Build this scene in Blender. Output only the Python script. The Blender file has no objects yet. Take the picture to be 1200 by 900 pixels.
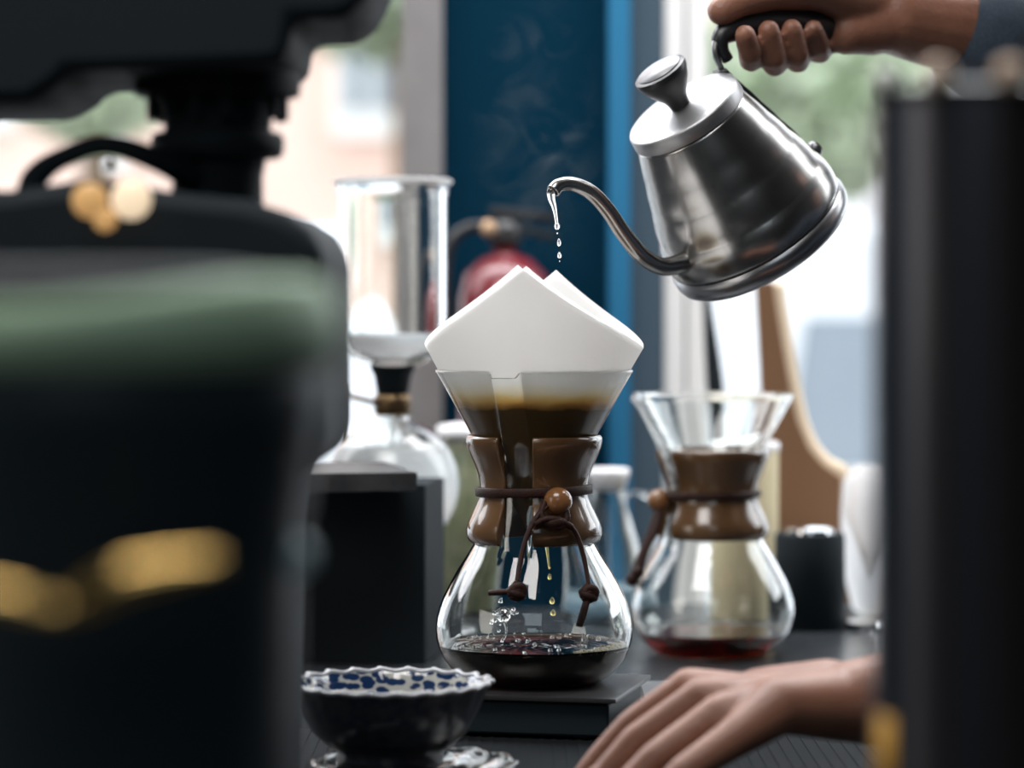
import bpy, bmesh, math, random
from mathutils import Vector as V, Matrix
import mathutils.noise as mn
random.seed(7)
PI = math.pi
S = bpy.context.scene
C = S.collection

# ------------------------------------------------------------------ camera
F, H, HY = 3440.0, 0.288, 355.0          # focal length in px, eye height over the counter, horizon row
cd = bpy.data.cameras.new('camera'); cam = bpy.data.objects.new('camera', cd); C.objects.link(cam)
cam.location = (0, 0, H); cam.rotation_euler = (PI/2, 0, 0)
cd.sensor_width = 36; cd.lens = F/1200*36; cd.shift_y = -(450-HY)/1200
cd.clip_start = .05; cd.clip_end = 200
cd.dof.use_dof = True; cd.dof.focus_distance = 1.985; cd.dof.aperture_fstop = 3.9
S.camera = cam
S.view_settings.view_transform = 'Standard'; S.view_settings.look = 'None'
S.view_settings.gamma = 1; S.view_settings.use_curve_mapping = False
S.view_settings.exposure = 0.0
S.cycles.use_denoising = True
S.cycles.max_bounces = 24; S.cycles.transmission_bounces = 20; S.cycles.transparent_max_bounces = 24
S.cycles.glossy_bounces = 6; S.cycles.diffuse_bounces = 4
S.cycles.sample_clamp_indirect = 6; S.cycles.blur_glossy = .5

# ------------------------------------------------------------------ sky and lights
w = bpy.data.worlds.new('world'); S.world = w; w.use_nodes = True
bg = w.node_tree.nodes['Background']; bg.inputs[0].default_value = (.86, .93, 1.0, 1); bg.inputs[1].default_value = 3.3

def area(name, loc, target, sx, sy, power, col=(1, 1, 1), spread=180):
    d = bpy.data.lights.new(name, 'AREA'); d.shape = 'RECTANGLE'; d.size = sx; d.size_y = sy
    d.energy = power; d.color = col; d.spread = math.radians(spread)
    o = bpy.data.objects.new(name, d); C.objects.link(o); o.location = loc
    o.rotation_euler = (V(target)-V(loc)).to_track_quat('-Z', 'Y').to_euler(); return o
area('paper_glow_light', (.10, 2.70, 1.66), (0, 2.0, .15), 2.4, .7, 80, (.97, .98, 1))  # added area light, no transom there; makes the paper filter glow from behind
area('black_lift_light', (-.3, -1.0, 1.5), (0, 2.0, .1), 1.6, 1.0, 9, (.80, .92, 1))  # added unseen light behind the camera, lifts the blacks
area('ceiling_daylight', (-.35, 1.1, 1.72), (0, 2.0, .1), 1.1, .8, 30, (1, .97, .95))
area('side_window_daylight', (-2.3, .9, .75), (0, 2.1, .2), 1.3, 1.2, 16, (1, .93, .85))
area('right_window_daylight', (1.55, 2.9, 1.0), (0, 1.9, .2), .9, 1.3, 22, (.93, .97, 1))
area('left_window_daylight', (-1.3, 3.0, 1.2), (0, 1.9, .2), .9, 1.0, 16, (.97, .97, 1))

# ------------------------------------------------------------------ helpers
def P(px, py, Y):
    return V(((px-600)*Y/F, Y, H-(py-HY)*Y/F))

def ray(px, py):
    return V(((px-600)/F, 1, -(py-HY)/F))

def on_plane(px, py, p0, n):
    d = ray(px, py); t = (p0-V((0, 0, H))).dot(n)/d.dot(n)
    return V((0, 0, H))+d*t

def tag(o, label=None, cat=None, group=None, kind=None):
    if label: o['label'] = label
    if cat: o['category'] = cat
    if group: o['group'] = group
    if kind: o['kind'] = kind
    return o

def empty(name, loc=(0, 0, 0), rz=0, **k):
    o = bpy.data.objects.new(name, None); C.objects.link(o); o.location = loc; o.rotation_euler = (0, 0, rz)
    o.empty_display_size = .02
    return tag(o, **k)

def link(name, bm, mat, parent=None, smooth=True, auto=None, loc=None, rz=None, **k):
    me = bpy.data.meshes.new(name); bmesh.ops.recalc_face_normals(bm, faces=bm.faces); bm.to_mesh(me); bm.free()
    if smooth:
        for p in me.polygons: p.use_smooth = True
    o = bpy.data.objects.new(name, me); C.objects.link(o)
    for m in (mat if isinstance(mat, (list, tuple)) else [mat]): me.materials.append(m)
    if parent: o.parent = parent
    if loc is not None: o.location = loc
    if rz is not None: o.rotation_euler = (0, 0, rz)
    if auto is not None and smooth:
        for e in me.edges: pass
        me.set_sharp_from_angle(angle=math.radians(auto))
    return tag(o, **k)

def box(bm, c, s, rz=0, rot=None, bev=0, seg=2):
    r = bmesh.ops.create_cube(bm, size=1)
    vs = r['verts']
    bmesh.ops.scale(bm, vec=s, verts=vs)
    if bev:
        es = list({e for v in vs for e in v.link_edges})
        rr = bmesh.ops.bevel(bm, geom=es, offset=bev, segments=seg, profile=.7, affect='EDGES')
        vs = list({v for v in vs if v.is_valid} | set(rr['verts']))
    M = Matrix.Translation(c) @ (rot.to_4x4() if rot is not None else Matrix.Rotation(rz, 4, 'Z'))
    bmesh.ops.transform(bm, matrix=M, verts=vs)
    return vs

def lathe(bm, prof, n=64, M=None, closed=False, a0=0, a1=None, fn=None):
    """prof: list of (r, z). fn(r, z, a) -> (r, z) may deform. a1 set: open sector (ends capped when closed)."""
    full = a1 is None
    cnt = n if full else n+1
    rings = []
    for (r, z) in prof:
        ring = []
        if r < 1e-6 and full:
            v = bm.verts.new((0, 0, z)); ring = [v]*cnt
        else:
            for i in range(cnt):
                a = (2*PI*i/n) if full else a0+(a1-a0)*i/n
                rr, zz = (r, z) if fn is None else fn(r, z, a)
                ring.append(bm.verts.new((rr*math.cos(a), rr*math.sin(a), zz)))
        rings.append(ring)
    m = len(rings)
    for j in range(m if closed else m-1):
        A, B = rings[j], rings[(j+1) % m]
        for i in range(cnt if full else cnt-1):
            k = (i+1) % cnt
            f = []
            for v in (A[i], A[k], B[k], B[i]):
                if v not in f: f.append(v)
            if len(f) > 2:
                try: bm.faces.new(f)
                except ValueError: pass
    if not full and closed:
        bm.faces.new([r[0] for r in rings]); bm.faces.new([r[-1] for r in rings][::-1])
    if M is not None:
        bmesh.ops.transform(bm, matrix=M, verts=list({v for r in rings for v in r}))
    return rings

def smooth_path(pts, n=8):
    pts = [V(p) for p in pts]; out = []
    P_ = [pts[0]*2-pts[1]]+pts+[pts[-1]*2-pts[-2]]
    for i in range(1, len(P_)-2):
        p0, p1, p2, p3 = P_[i-1:i+3]
        for k in range(n):
            t = k/n
            out.append(.5*((2*p1)+(p2-p0)*t+(2*p0-5*p1+4*p2-p3)*t*t+(3*p1-p0-3*p2+p3)*t**3))
    out.append(pts[-1]); return out

def tube(bm, pts, rad, seg=14, caps=True, flat=1.0, up=V((0, 0, 1)), sm=8, open_end=False):
    if sm: path = smooth_path(pts, sm)
    else: path = [V(p) for p in pts]
    n = len(path)
    if isinstance(rad, (int, float)): rs = [rad]*n
    else:
        rs = []
        for i in range(n):
            t = i/(n-1)*(len(rad)-1); k = min(int(t), len(rad)-2); rs.append(rad[k]+(rad[k+1]-rad[k])*(t-k))
    rings = []; N = None
    for i, p in enumerate(path):
        T = (path[min(i+1, n-1)]-path[max(i-1, 0)]).normalized()
        if N is None:
            N = up.cross(T)
            if N.length < 1e-3: N = V((1, 0, 0)).cross(T)
            N.normalize()
        else:
            N = (N-T*N.dot(T)).normalized()
        B = T.cross(N)
        rings.append([bm.verts.new(p+N*math.cos(2*PI*k/seg)*rs[i]+B*math.sin(2*PI*k/seg)*rs[i]*flat) for k in range(seg)])
    for i in range(n-1):
        for k in range(seg):
            bm.faces.new((rings[i][k], rings[i][(k+1) % seg], rings[i+1][(k+1) % seg], rings[i+1][k]))
    if caps:
        bm.faces.new(rings[0][::-1])
        if not open_end: bm.faces.new(rings[-1])
    return rings

def ball(bm, c, r, sub=3, sc=(1, 1, 1), rot=None):
    rr = bmesh.ops.create_icosphere(bm, subdivisions=sub, radius=r)
    M = Matrix.Translation(c) @ (rot.to_4x4() if rot is not None else Matrix.Identity(4)) @ Matrix.Diagonal((*sc, 1))
    bmesh.ops.transform(bm, matrix=M, verts=rr['verts']); return rr['verts']

def prism(bm, poly, depth, fn):
    """poly of 2d points, extruded 0..depth; fn(u, v, d) -> Vector"""
    a = [bm.verts.new(fn(u, v, 0)) for u, v in poly]; b = [bm.verts.new(fn(u, v, depth)) for u, v in poly]
    bm.faces.new(a); bm.faces.new(b[::-1]); n = len(poly)
    for i in range(n): bm.faces.new((a[i], b[i], b[(i+1) % n], a[(i+1) % n]))
    return a, b

def bevel_mod(o, wd, seg=3, ang=35):
    m = o.modifiers.new('bevel', 'BEVEL'); m.width = wd; m.segments = seg; m.limit_method = 'ANGLE'; m.angle_limit = math.radians(ang); return o

def capsule(bm, a, b, ra, rb, seg=18, rings=6):
    a, b = V(a), V(b); T = (b-a); L = T.length; q = T.to_track_quat('Z', 'Y').to_matrix().to_4x4()
    prof = [(0, -ra)]+[(ra*math.sin(PI/2*k/rings), -ra*math.cos(PI/2*k/rings)) for k in range(1, rings+1)]
    prof += [(rb*math.cos(PI/2*k/rings), L+rb*math.sin(PI/2*k/rings)) for k in range(0, rings)]+[(0, L+rb)]
    lathe(bm, prof, seg, Matrix.Translation(a) @ q)

def copy_thing(root, loc=None, rz=None, label=None, sc=None):
    r = root.copy(); C.objects.link(r)
    if loc is not None: r.location = loc
    if rz is not None: r.rotation_euler = (0, 0, rz)
    if sc is not None: r.scale = sc
    if label: r['label'] = label
    for ch in list(root.children):
        c = ch.copy(); C.objects.link(c); c.parent = r
        for g in list(ch.children):
            d = g.copy(); C.objects.link(d); d.parent = c
    return r

# ------------------------------------------------------------------ materials
def mat(name, col, rough=.5, metal=0, trans=0, ior=1.45, noise=None, bump=None, emit=None, spec=.5, sub=0, sheen=0, coat=0, brushed=None):
    m = bpy.data.materials.new(name); m.use_nodes = True; nt = m.node_tree; b = nt.nodes['Principled BSDF']
    b.inputs['Base Color'].default_value = (*col, 1); b.inputs['Roughness'].default_value = rough
    b.inputs['Metallic'].default_value = metal; b.inputs['Transmission Weight'].default_value = trans
    b.inputs['IOR'].default_value = ior; b.inputs['Specular IOR Level'].default_value = spec
    b.inputs['Coat Weight'].default_value = coat; b.inputs['Subsurface Weight'].default_value = sub
    if sub: b.inputs['Subsurface Radius'].default_value = (.012, .005, .003); b.inputs['Subsurface Scale'].default_value = 1
    b.inputs['Sheen Weight'].default_value = sheen
    tc = nt.nodes.new('ShaderNodeTexCoord')
    if noise:                                   # (scale, second colour, stretch, detail)
        n = nt.nodes.new('ShaderNodeTexNoise'); n.inputs['Scale'].default_value = noise[0]; n.inputs['Detail'].default_value = 5
        mp = nt.nodes.new('ShaderNodeMapping'); mp.inputs['Scale'].default_value = noise[2] if len(noise) > 2 else (1, 1, 1)
        r = nt.nodes.new('ShaderNodeValToRGB'); r.color_ramp.elements[0].position = .35; r.color_ramp.elements[1].position = .65
        r.color_ramp.elements[0].color = (*col, 1); r.color_ramp.elements[1].color = (*noise[1], 1)
        nt.links.new(tc.outputs['Object'], mp.inputs[0]); nt.links.new(mp.outputs[0], n.inputs[0])
        nt.links.new(n.outputs[0], r.inputs[0]); nt.links.new(r.outputs[0], b.inputs['Base Color'])
    if bump:                                    # (scale, strength, stretch)
        n = nt.nodes.new('ShaderNodeTexNoise'); n.inputs['Scale'].default_value = bump[0]; n.inputs['Detail'].default_value = 4
        mp = nt.nodes.new('ShaderNodeMapping'); mp.inputs['Scale'].default_value = bump[2] if len(bump) > 2 else (1, 1, 1)
        bp = nt.nodes.new('ShaderNodeBump'); bp.inputs['Strength'].default_value = bump[1]; bp.inputs['Distance'].default_value = .001
        nt.links.new(tc.outputs['Object'], mp.inputs[0]); nt.links.new(mp.outputs[0], n.inputs[0])
        nt.links.new(n.outputs[0], bp.inputs['Height']); nt.links.new(bp.outputs[0], b.inputs['Normal'])
    if emit: b.inputs['Emission Color'].default_value = (*emit[0], 1); b.inputs['Emission Strength'].default_value = emit[1]
    return m

def pane_mat(name, tint=(1, 1, 1), fac=.06):
    m = bpy.data.materials.new(name); m.use_nodes = True; nt = m.node_tree; nt.nodes.clear()
    t = nt.nodes.new('ShaderNodeBsdfTransparent'); t.inputs[0].default_value = (*tint, 1)
    g = nt.nodes.new('ShaderNodeBsdfGlossy'); g.inputs['Roughness'].default_value = .02
    lw = nt.nodes.new('ShaderNodeFresnel'); lw.inputs[0].default_value = 1.3
    mx = nt.nodes.new('ShaderNodeMixShader'); o = nt.nodes.new('ShaderNodeOutputMaterial')
    nt.links.new(lw.outputs[0], mx.inputs[0]); nt.links.new(t.outputs[0], mx.inputs[1]); nt.links.new(g.outputs[0], mx.inputs[2])
    nt.links.new(mx.outputs[0], o.inputs[0]); return m

def volume_liquid(name, col, density, ior=1.33, tint=(1, 1, 1)):
    m = mat(name, tint, .02, 0, 1, ior); nt = m.node_tree
    a = nt.nodes.new('ShaderNodeVolumeAbsorption'); a.inputs[0].default_value = (*col, 1); a.inputs[1].default_value = density
    nt.links.new(a.outputs[0], nt.nodes['Material Output'].inputs['Volume']); return m

M = {}
M['glass'] = mat('clear_glass', (.98, 1, .99), 0, 0, 1, 1.46)
M['pane'] = pane_mat('window_glass')
M['water'] = mat('water', (1, 1, 1), 0, 0, 1, 1.33)
M['coffee'] = volume_liquid('brewed_coffee', (.85, .60, .25), 800)
M['coffee_far'] = volume_liquid('brewed_coffee_amber', (.87, .62, .25), 270)
M['foam'] = mat('coffee_foam', (.62, .52, .34), .15, trans=.35)
M['collar'] = mat('polished_wood', (.125, .066, .028), .22, noise=(22, (.075, .038, .016), (1, 1, .12)), coat=.6)
M['bead'] = mat('bead_wood', (.21, .095, .035), .25, noise=(60, (.15, .06, .02), (1, 1, .3)), coat=.4)
M['leather'] = mat('leather', (.030, .011, .007), .6, spec=.25, noise=(150, (.018, .007, .005)), bump=(600, .4))
M['steel'] = mat('brushed_steel', (.34, .33, .32), .25, 1, bump=(260, .07, (1, 1, .03)))
M['steel_lid'] = mat('satin_steel', (.34, .34, .345), .45, 1, bump=(260, .15, (1, 1, .03)))
M['satin'] = mat('satin_cap', (.22, .22, .23), .5, .7)
M['steel_dark'] = mat('dark_steel', (.30, .30, .31), .30, 1)
M['black'] = mat('black_plastic', (.012, .013, .015), .38)
M['blackgloss'] = mat('gloss_black_enamel', (.018, .026, .031), .4, spec=.1)
M['blackmatt'] = mat('matt_black', (.010, .0145, .018), .65, spec=.15)
M['counter'] = mat('dark_counter', (.018, .021, .024), .24, spec=.5, noise=(9, (.03, .034, .038), (1, 1, 1)), bump=(90, .12))
M['plate'] = mat('scale_plate', (.03, .03, .032), .30)
M['grey_tray'] = mat('grey_tray', (.09, .095, .10), .4)
M['skin'] = mat('skin', (.25, .112, .070), .48, sub=.12, noise=(30, (.20, .088, .056)), bump=(350, .5))
M['nail'] = mat('fingernail', (.55, .33, .27), .3)
M['denim'] = mat('dark_denim', (.012, .022, .036), .85, noise=(500, (.02, .035, .055)), sheen=.2)
M['hair'] = mat('hair', (.03, .018, .01), .6, bump=(300, .8, (1, 1, .1)))
M['blue'] = mat('dark_blue_paint', (.0015, .022, .043), .9, spec=.05)
M['blue_lit'] = mat('blue_paint_lit', (.020, .145, .28), .7, spec=.2)  # brightness of the window-facing edge is painted into this blue
M['slate'] = mat('slate_blue_paint', (.055, .085, .112), .8, spec=.2)
M['column'] = mat('grey_render', (.20, .19, .19), .8, noise=(15, (.17, .16, .16)))
M['white'] = mat('white_paint', (.74, .73, .72), .5)
M['darkwall'] = mat('charcoal_wall', (.028, .032, .036), .8)
M['floor'] = mat('dark_boards', (.035, .028, .022), .5, noise=(4, (.05, .038, .028), (1, 12, 1)))
M['brick'] = mat('pink_brick', (.80, .60, .51), .9, noise=(3, (.76, .55, .46)))
M['stone'] = mat('pale_stone', (.80, .79, .76), .9)
M['pavement'] = mat('pavement', (.62, .61, .60), .9, noise=(2, (.55, .54, .53)))
M['leafm'] = mat('leaf_green', (.30, .38, .22), .6, noise=(3, (.46, .50, .38)))
M['bark'] = mat('bark', (.16, .11, .07), .9, bump=(20, 1))
M['carwhite'] = mat('white_car_paint', (.86, .87, .89), .25, coat=.5)
M['carglass'] = mat('car_glass', (.30, .34, .38), .08, spec=.8)
M['rubber'] = mat('tyre_rubber', (.02, .02, .02), .8)
M['chrome'] = mat('chrome', (.75, .76, .78), .08, 1)
M['brass'] = mat('brass', (.80, .52, .18), .22, 1)
M['oldbrass'] = mat('old_brass', (.15, .10, .055), .4, 1)
M['misty'] = mat('misted_glass', (.95, .95, .96), .55, 0, .75, 1.2)
M['red'] = mat('extinguisher_red', (.13, .010, .016), .3, coat=.5)
M['teal'] = mat('teal_glint', (.34, .50, .54), .3)  # colour of a blurred glint, painted on the button
M['glinta'] = mat('amber_highlight', (.4, .25, .1), .4, emit=((.55, .30, .11), .75))  # emission imitates a blurred specular highlight
M['glintb'] = mat('warm_highlight', (.5, .4, .3), .4, emit=((.80, .62, .42), 1.0))
M['glint_white'] = mat('white_glint', (.62, .63, .60), .4)  # diffuse white painted for a blurred glint
M['tan_glint_gauge'] = mat('tan_glint_and_gauge', (.42, .27, .16), .4)  # diffuse tan for painted lid glints, also the extinguisher gauge
M['sage'] = mat('sage_green', (.24, .35, .24), .7)  # one even sage green
M['tan'] = mat('tan_plywood', (.22, .115, .058), .5, noise=(6, (.18, .092, .048), (1, 1, .15)))
M['lit_edge'] = mat('wood_edge_painted_lit', (.74, .60, .44), .5)  # light on the window side of the board, painted pale
M['cream'] = mat('cream_card', (.72, .62, .40), .7)
M['cork'] = mat('kraft', (.45, .30, .16), .8)
M['marble'] = mat('black_stone', (.02, .022, .025), .5, spec=.25, noise=(40, (.05, .05, .05)), bump=(60, .5))
M['olive'] = mat('olive_beans', (.16, .19, .10), .7, noise=(60, (.30, .30, .18)), bump=(80, 1))
M['towel'] = mat('canister_dark', (.035, .055, .08), .3, .7, noise=(14, (.055, .045, .045), (1, 1, .02)))  # stretched noise paints vertical reflection streaks on the steel
M['ochre'] = mat('ochre_label', (.42, .22, .03), .6)
M['frost'] = mat('pale_glaze', (.80, .80, .82), .3)
M['milk'] = mat('milk_glass', (.95, .94, .94), .5, 0, .7, 1.15)
M['mat'] = mat('black_rubber', (.012, .014, .016), .8, spec=.05)
M['rimglaze'] = mat('rim_glaze', (.42, .43, .45), .2, coat=.4)
M['violet'] = mat('milk', (.85, .82, .84), .3)

def porcelain_mat():
    m = mat('blue_white_porcelain', (.78, .80, .82), .12, coat=.5); nt = m.node_tree; b = nt.nodes['Principled BSDF']
    tc = nt.nodes.new('ShaderNodeTexCoord'); sp = nt.nodes.new('ShaderNodeSeparateXYZ'); nt.links.new(tc.outputs['Object'], sp.inputs[0])
    at = nt.nodes.new('ShaderNodeMath'); at.operation = 'ARCTAN2'; nt.links.new(sp.outputs[1], at.inputs[0]); nt.links.new(sp.outputs[0], at.inputs[1])
    mu = nt.nodes.new('ShaderNodeMath'); mu.operation = 'MULTIPLY'; mu.inputs[1].default_value = 22/(2*PI)*2.6; nt.links.new(at.outputs[0], mu.inputs[0])
    mz = nt.nodes.new('ShaderNodeMath'); mz.operation = 'MULTIPLY'; mz.inputs[1].default_value = 300; nt.links.new(sp.outputs[2], mz.inputs[0])
    cb = nt.nodes.new('ShaderNodeCombineXYZ'); nt.links.new(mu.outputs[0], cb.inputs[0]); nt.links.new(mz.outputs[0], cb.inputs[1])
    v = nt.nodes.new('ShaderNodeTexVoronoi'); v.inputs['Scale'].default_value = .8; v.feature = 'F1'; nt.links.new(cb.outputs[0], v.inputs[0])
    r = nt.nodes.new('ShaderNodeValToRGB'); r.color_ramp.elements[0].position = .52; r.color_ramp.elements[1].position = .62
    r.color_ramp.elements[0].color = (.012, .035, .10, 1); r.color_ramp.elements[1].color = (.50, .50, .46, 1)
    nt.links.new(v.outputs[0], r.inputs[0]); nt.links.new(r.outputs[0], b.inputs['Base Color']); return m
M['porcelain'] = porcelain_mat()
M['porcelain_shade'] = mat('shaded_porcelain', (.045, .048, .05), .3, noise=(180, (.015, .02, .035)), coat=.3)  # shade on the bowl's outside painted in as a dark mottled tone

def paper_mat(z_white, z_wet, apex):
    m = bpy.data.materials.new('filter_paper'); m.use_nodes = True; nt = m.node_tree; nt.nodes.clear()
    tc = nt.nodes.new('ShaderNodeTexCoord'); sp = nt.nodes.new('ShaderNodeSeparateXYZ'); nt.links.new(tc.outputs['Object'], sp.inputs[0])
    n = nt.nodes.new('ShaderNodeTexNoise'); n.inputs['Scale'].default_value = 45; n.inputs['Detail'].default_value = 6; nt.links.new(tc.outputs['Object'], n.inputs[0])
    ad = nt.nodes.new('ShaderNodeMath'); ad.operation = 'MULTIPLY_ADD'; ad.inputs[1].default_value = .010; nt.links.new(n.outputs[0], ad.inputs[0]); nt.links.new(sp.outputs[2], ad.inputs[2])
    mr = nt.nodes.new('ShaderNodeMapRange'); mr.inputs[1].default_value = z_wet-.006+.005; mr.inputs[2].default_value = z_white+.005; nt.links.new(ad.outputs[0], mr.inputs[0])
    r = nt.nodes.new('ShaderNodeValToRGB'); e = r.color_ramp.elements
    e[0].position = 0; e[0].color = (.24, .14, .05, 1); e[1].position = 1; e[1].color = (.96, .955, .945, 1)
    for pos, c in ((.24, (.26, .155, .055)), (.30, (.55, .38, .13)), (.48, (.84, .72, .42)), (.72, (.93, .90, .82))):
        x = e.new(pos); x.color = (*c, 1)
    nt.links.new(mr.outputs[0], r.inputs[0])
    d = nt.nodes.new('ShaderNodeBsdfDiffuse'); t = nt.nodes.new('ShaderNodeBsdfTranslucent')
    mx = nt.nodes.new('ShaderNodeMixShader'); mx.inputs[0].default_value = .55
    bp = nt.nodes.new('ShaderNodeBump'); bp.inputs['Strength'].default_value = .25; bp.inputs['Distance'].default_value = .0006
    n2 = nt.nodes.new('ShaderNodeTexNoise'); n2.inputs['Scale'].default_value = 380; nt.links.new(tc.outputs['Object'], n2.inputs[0]); nt.links.new(n2.outputs[0], bp.inputs['Height'])
    nt.links.new(bp.outputs[0], d.inputs['Normal'])
    nt.links.new(r.outputs[0], d.inputs[0]); nt.links.new(r.outputs[0], t.inputs[0])
    o = nt.nodes.new('ShaderNodeOutputMaterial'); nt.links.new(d.outputs[0], mx.inputs[1]); nt.links.new(t.outputs[0], mx.inputs[2]); nt.links.new(mx.outputs[0], o.inputs[0])
    return m

# ------------------------------------------------------------------ the setting
FZ = -.90                                   # floor below the counter
WY = 3.2                                    # window wall
def slab(name, x0, x1, y0, y1, z0, z1, m, parent=None, bev=0, kind=None, smooth=False, **k):
    bm = bmesh.new(); box(bm, ((x0+x1)/2, (y0+y1)/2, (z0+z1)/2), (x1-x0, y1-y0, z1-z0), bev=bev)
    return link(name, bm, m, parent, smooth, kind=kind, **k)
X0, X1, YB, ZC = -2.4, 2.4, -1.6, 1.9
slab('floor', X0, X1, YB, WY+.15, FZ-.1, FZ, M['floor'], kind='structure')
slab('ceiling', X0, X1, YB, WY+.15, ZC, ZC+.1, M['darkwall'], kind='structure')
slab('wall_rear', X0, X1, YB-.1, YB, FZ, ZC, M['darkwall'], kind='structure')
slab('wall_left', X0-.1, X0, YB, WY+.15, FZ, ZC, M['darkwall'], kind='structure')
slab('wall_right', X1, X1+.1, YB, WY+.15, FZ, ZC, M['darkwall'], kind='structure')
xa = (472-600)*WY/F; xb = (778-600)*WY/F
wb = empty('wall_back', (0, 0, 0), kind='structure')
slab('lower_wall', X0, X1, WY, WY+.15, FZ, -.12, M['column'], wb)
slab('upper_wall', X0, X1, WY, WY+.15, 1.5, ZC, M['darkwall'], wb)
slab('pier', xa, (519-600)*WY/F, WY-.03, WY+.15, -.12, 1.5, M['column'], wb, label='grey rendered pier')
slab('blue_panel', (519-600)*WY/F, (713-600)*WY/F, WY, WY+.15, -.12, 1.5, M['blue'], wb, label='dark blue painted panel')
slab('slate_panel', (737-600)*WY/F, xb, WY-.005, WY+.15, -.12, 1.5, M['slate'], wb, label='slate grey-blue painted strip')
bm = bmesh.new(); box(bm, ((725-600)*WY/F, WY+.05, .69), (25*WY/F, .16, 1.62), bev=.004)
link('blue_strip', bm, M['blue_lit'], wb, label='blue door edge with window light painted into its colour')
for nm, x0, x1 in (('window_1', X0, xa), ('window_2', xb, X1)):
    t = empty(nm, ((x0+x1)/2, WY, -.12), kind='structure')
    def loc(a, b, y0, y1, z0, z1, m, name, bev=.003):
        ox = (x0+x1)/2
        o = slab(name, a-ox, b-ox, y0-WY, y1-WY, z0+.12, z1+.12, m, t, bev); return o
    loc(x0, x1, WY+.07, WY+.076, -.12, 1.5, M['pane'], 'pane', 0)
    loc(x0, x1, WY-.06, WY+.14, -.16, -.12, M['white'], 'sill')
    loc(x0, x1, WY+.04, WY+.10, 1.44, 1.5, M['white'], 'frame_rail')
    if nm == 'window_2':
        s = WY/F
        loc(xb, (802-600)*s, WY, WY+.10, -.12, 1.5, M['white'], 'frame_stile')
        loc((806-600)*s, (829-600)*s, WY+.015, WY+.10, -.12, 1.5, M['white'], 'frame_stile')
        loc((802-600)*s, (806-600)*s, WY+.03, WY+.09, -.12, 1.5, M['column'], 'frame_gap', 0)
        loc(1.30, 1.35, WY+.03, WY+.10, -.12, 1.5, M['white'], 'frame_stile')
    else:
        loc(-1.35, -1.30, WY+.03, WY+.10, -.12, 1.5, M['white'], 'frame_stile')

# counter
ctr = empty('bar_counter', (-.45, 1.75, FZ), label='dark coffee bar counter that carries both coffee makers', cat='counter')
bm = bmesh.new(); box(bm, (0, 0, .88), (2.0, 2.16, .04), bev=.004); link('worktop', bm, M['counter'], ctr, True, 30)
bm = bmesh.new(); box(bm, (0, 0, .43), (1.94, 2.05, .859)); link('counter_base', bm, M['darkwall'], ctr, False)

# ------------------------------------------------------------------ outside
slab('ground', -14, 14, WY+.3, 26, -1.15, -.98, M['pavement'], kind='structure')
def building():
    t = empty('brick_building', (-2.2, 13, -.98), label='pale pink brick building with white windows across the street', cat='building')
    W = 7.4
    slab('wall', -W/2-1.5, W/2-.9, 0, 4, 0, 7, M['brick'], t)
    slab('plinth', -W/2-1.6, W/2-.85, -.06, 0, 0, .9, M['stone'], t)
    s = 13/F
    for px0, px1, py0, py1 in ((392, 476, -150, 140), (95, 150, 60, 185), (-70, 20, -110, 130)):
        x0, x1 = (px0-600)*s+2.2, (px1-600)*s+2.2; z1, z0 = H-(py0-HY)*s+.98, H-(py1-HY)*s+.98
        f = slab('window', x0, x1, -.12, .02, z0-.08, z1+.08, M['stone'], t, .01)
        xm = (x0+x1)/2
        for a, b in ((x0+.05, xm-.02), (xm+.02, x1-.05)):
            slab('window_pane', a, b, -.135, -.12, z0+.03, z1-.05, M['carglass'] if px0 > 200 else M['frost'], f)
building()

def tree(px, Y, zc, r, label, ht=None):
    x = (px-600)*Y/F
    t = empty('street_tree', (x, Y, -.98), label=label, cat='tree', group='trees across the street')
    bm = bmesh.new(); tube(bm, [(0, 0, 0), (.05, .02, (zc+.98)*.5), (0, 0, zc+.98)], [.12, .09, .04], 10, sm=4); link('trunk', bm, M['bark'], t)
    verts, faces = [], []
    rnd = random.Random(int(px))
    for i in range(2600):
        d = V((rnd.gauss(0, 1), rnd.gauss(0, 1), rnd.gauss(0, 1))).normalized()*(rnd.random()**.4)*r
        d.z *= .8; c = V((0, 0, zc+.98))+d
        a = V((rnd.uniform(-1, 1), rnd.uniform(-1, 1), rnd.uniform(-1, 1))).normalized(); b = a.orthogonal().normalized()
        s_ = rnd.uniform(.05, .09); k = len(verts)
        verts += [c-a*s_, c+b*s_*.5, c+a*s_, c-b*s_*.5]; faces.append((k, k+1, k+2, k+3))
    me = bpy.data.meshes.new('crown'); me.from_pydata(verts, [], faces); me.materials.append(M['leafm'])
    o = bpy.data.objects.new('crown', me); C.objects.link(o); o.parent = t; o['kind'] = 'stuff'
tree(950, 10.5, 1.02, .46, 'leafy green tree seen through the window right of the kettle')
tree(470, 11.5, 1.75, .65, 'leafy green tree in front of the brick building above the glass siphon')
tree(105, 11, 1.12, .28, 'small green tree at the far left behind the dark machine')
# pale house front far right
t = empty('pale_house', (2.3, 15, -.98), label='pale cream house front beyond the tree at right', cat='building')
slab('wall', -1.6, 3, 0, 3, 0, 6, mat('cream_render', (.74, .70, .60), .9), t)
slab('window', -.7, .1, -.05, .02, 1.6, 2.9, M['frost'], t)
slab('door', .7, 1.5, -.05, .02, 0, 2.1, M['column'], t)

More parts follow.
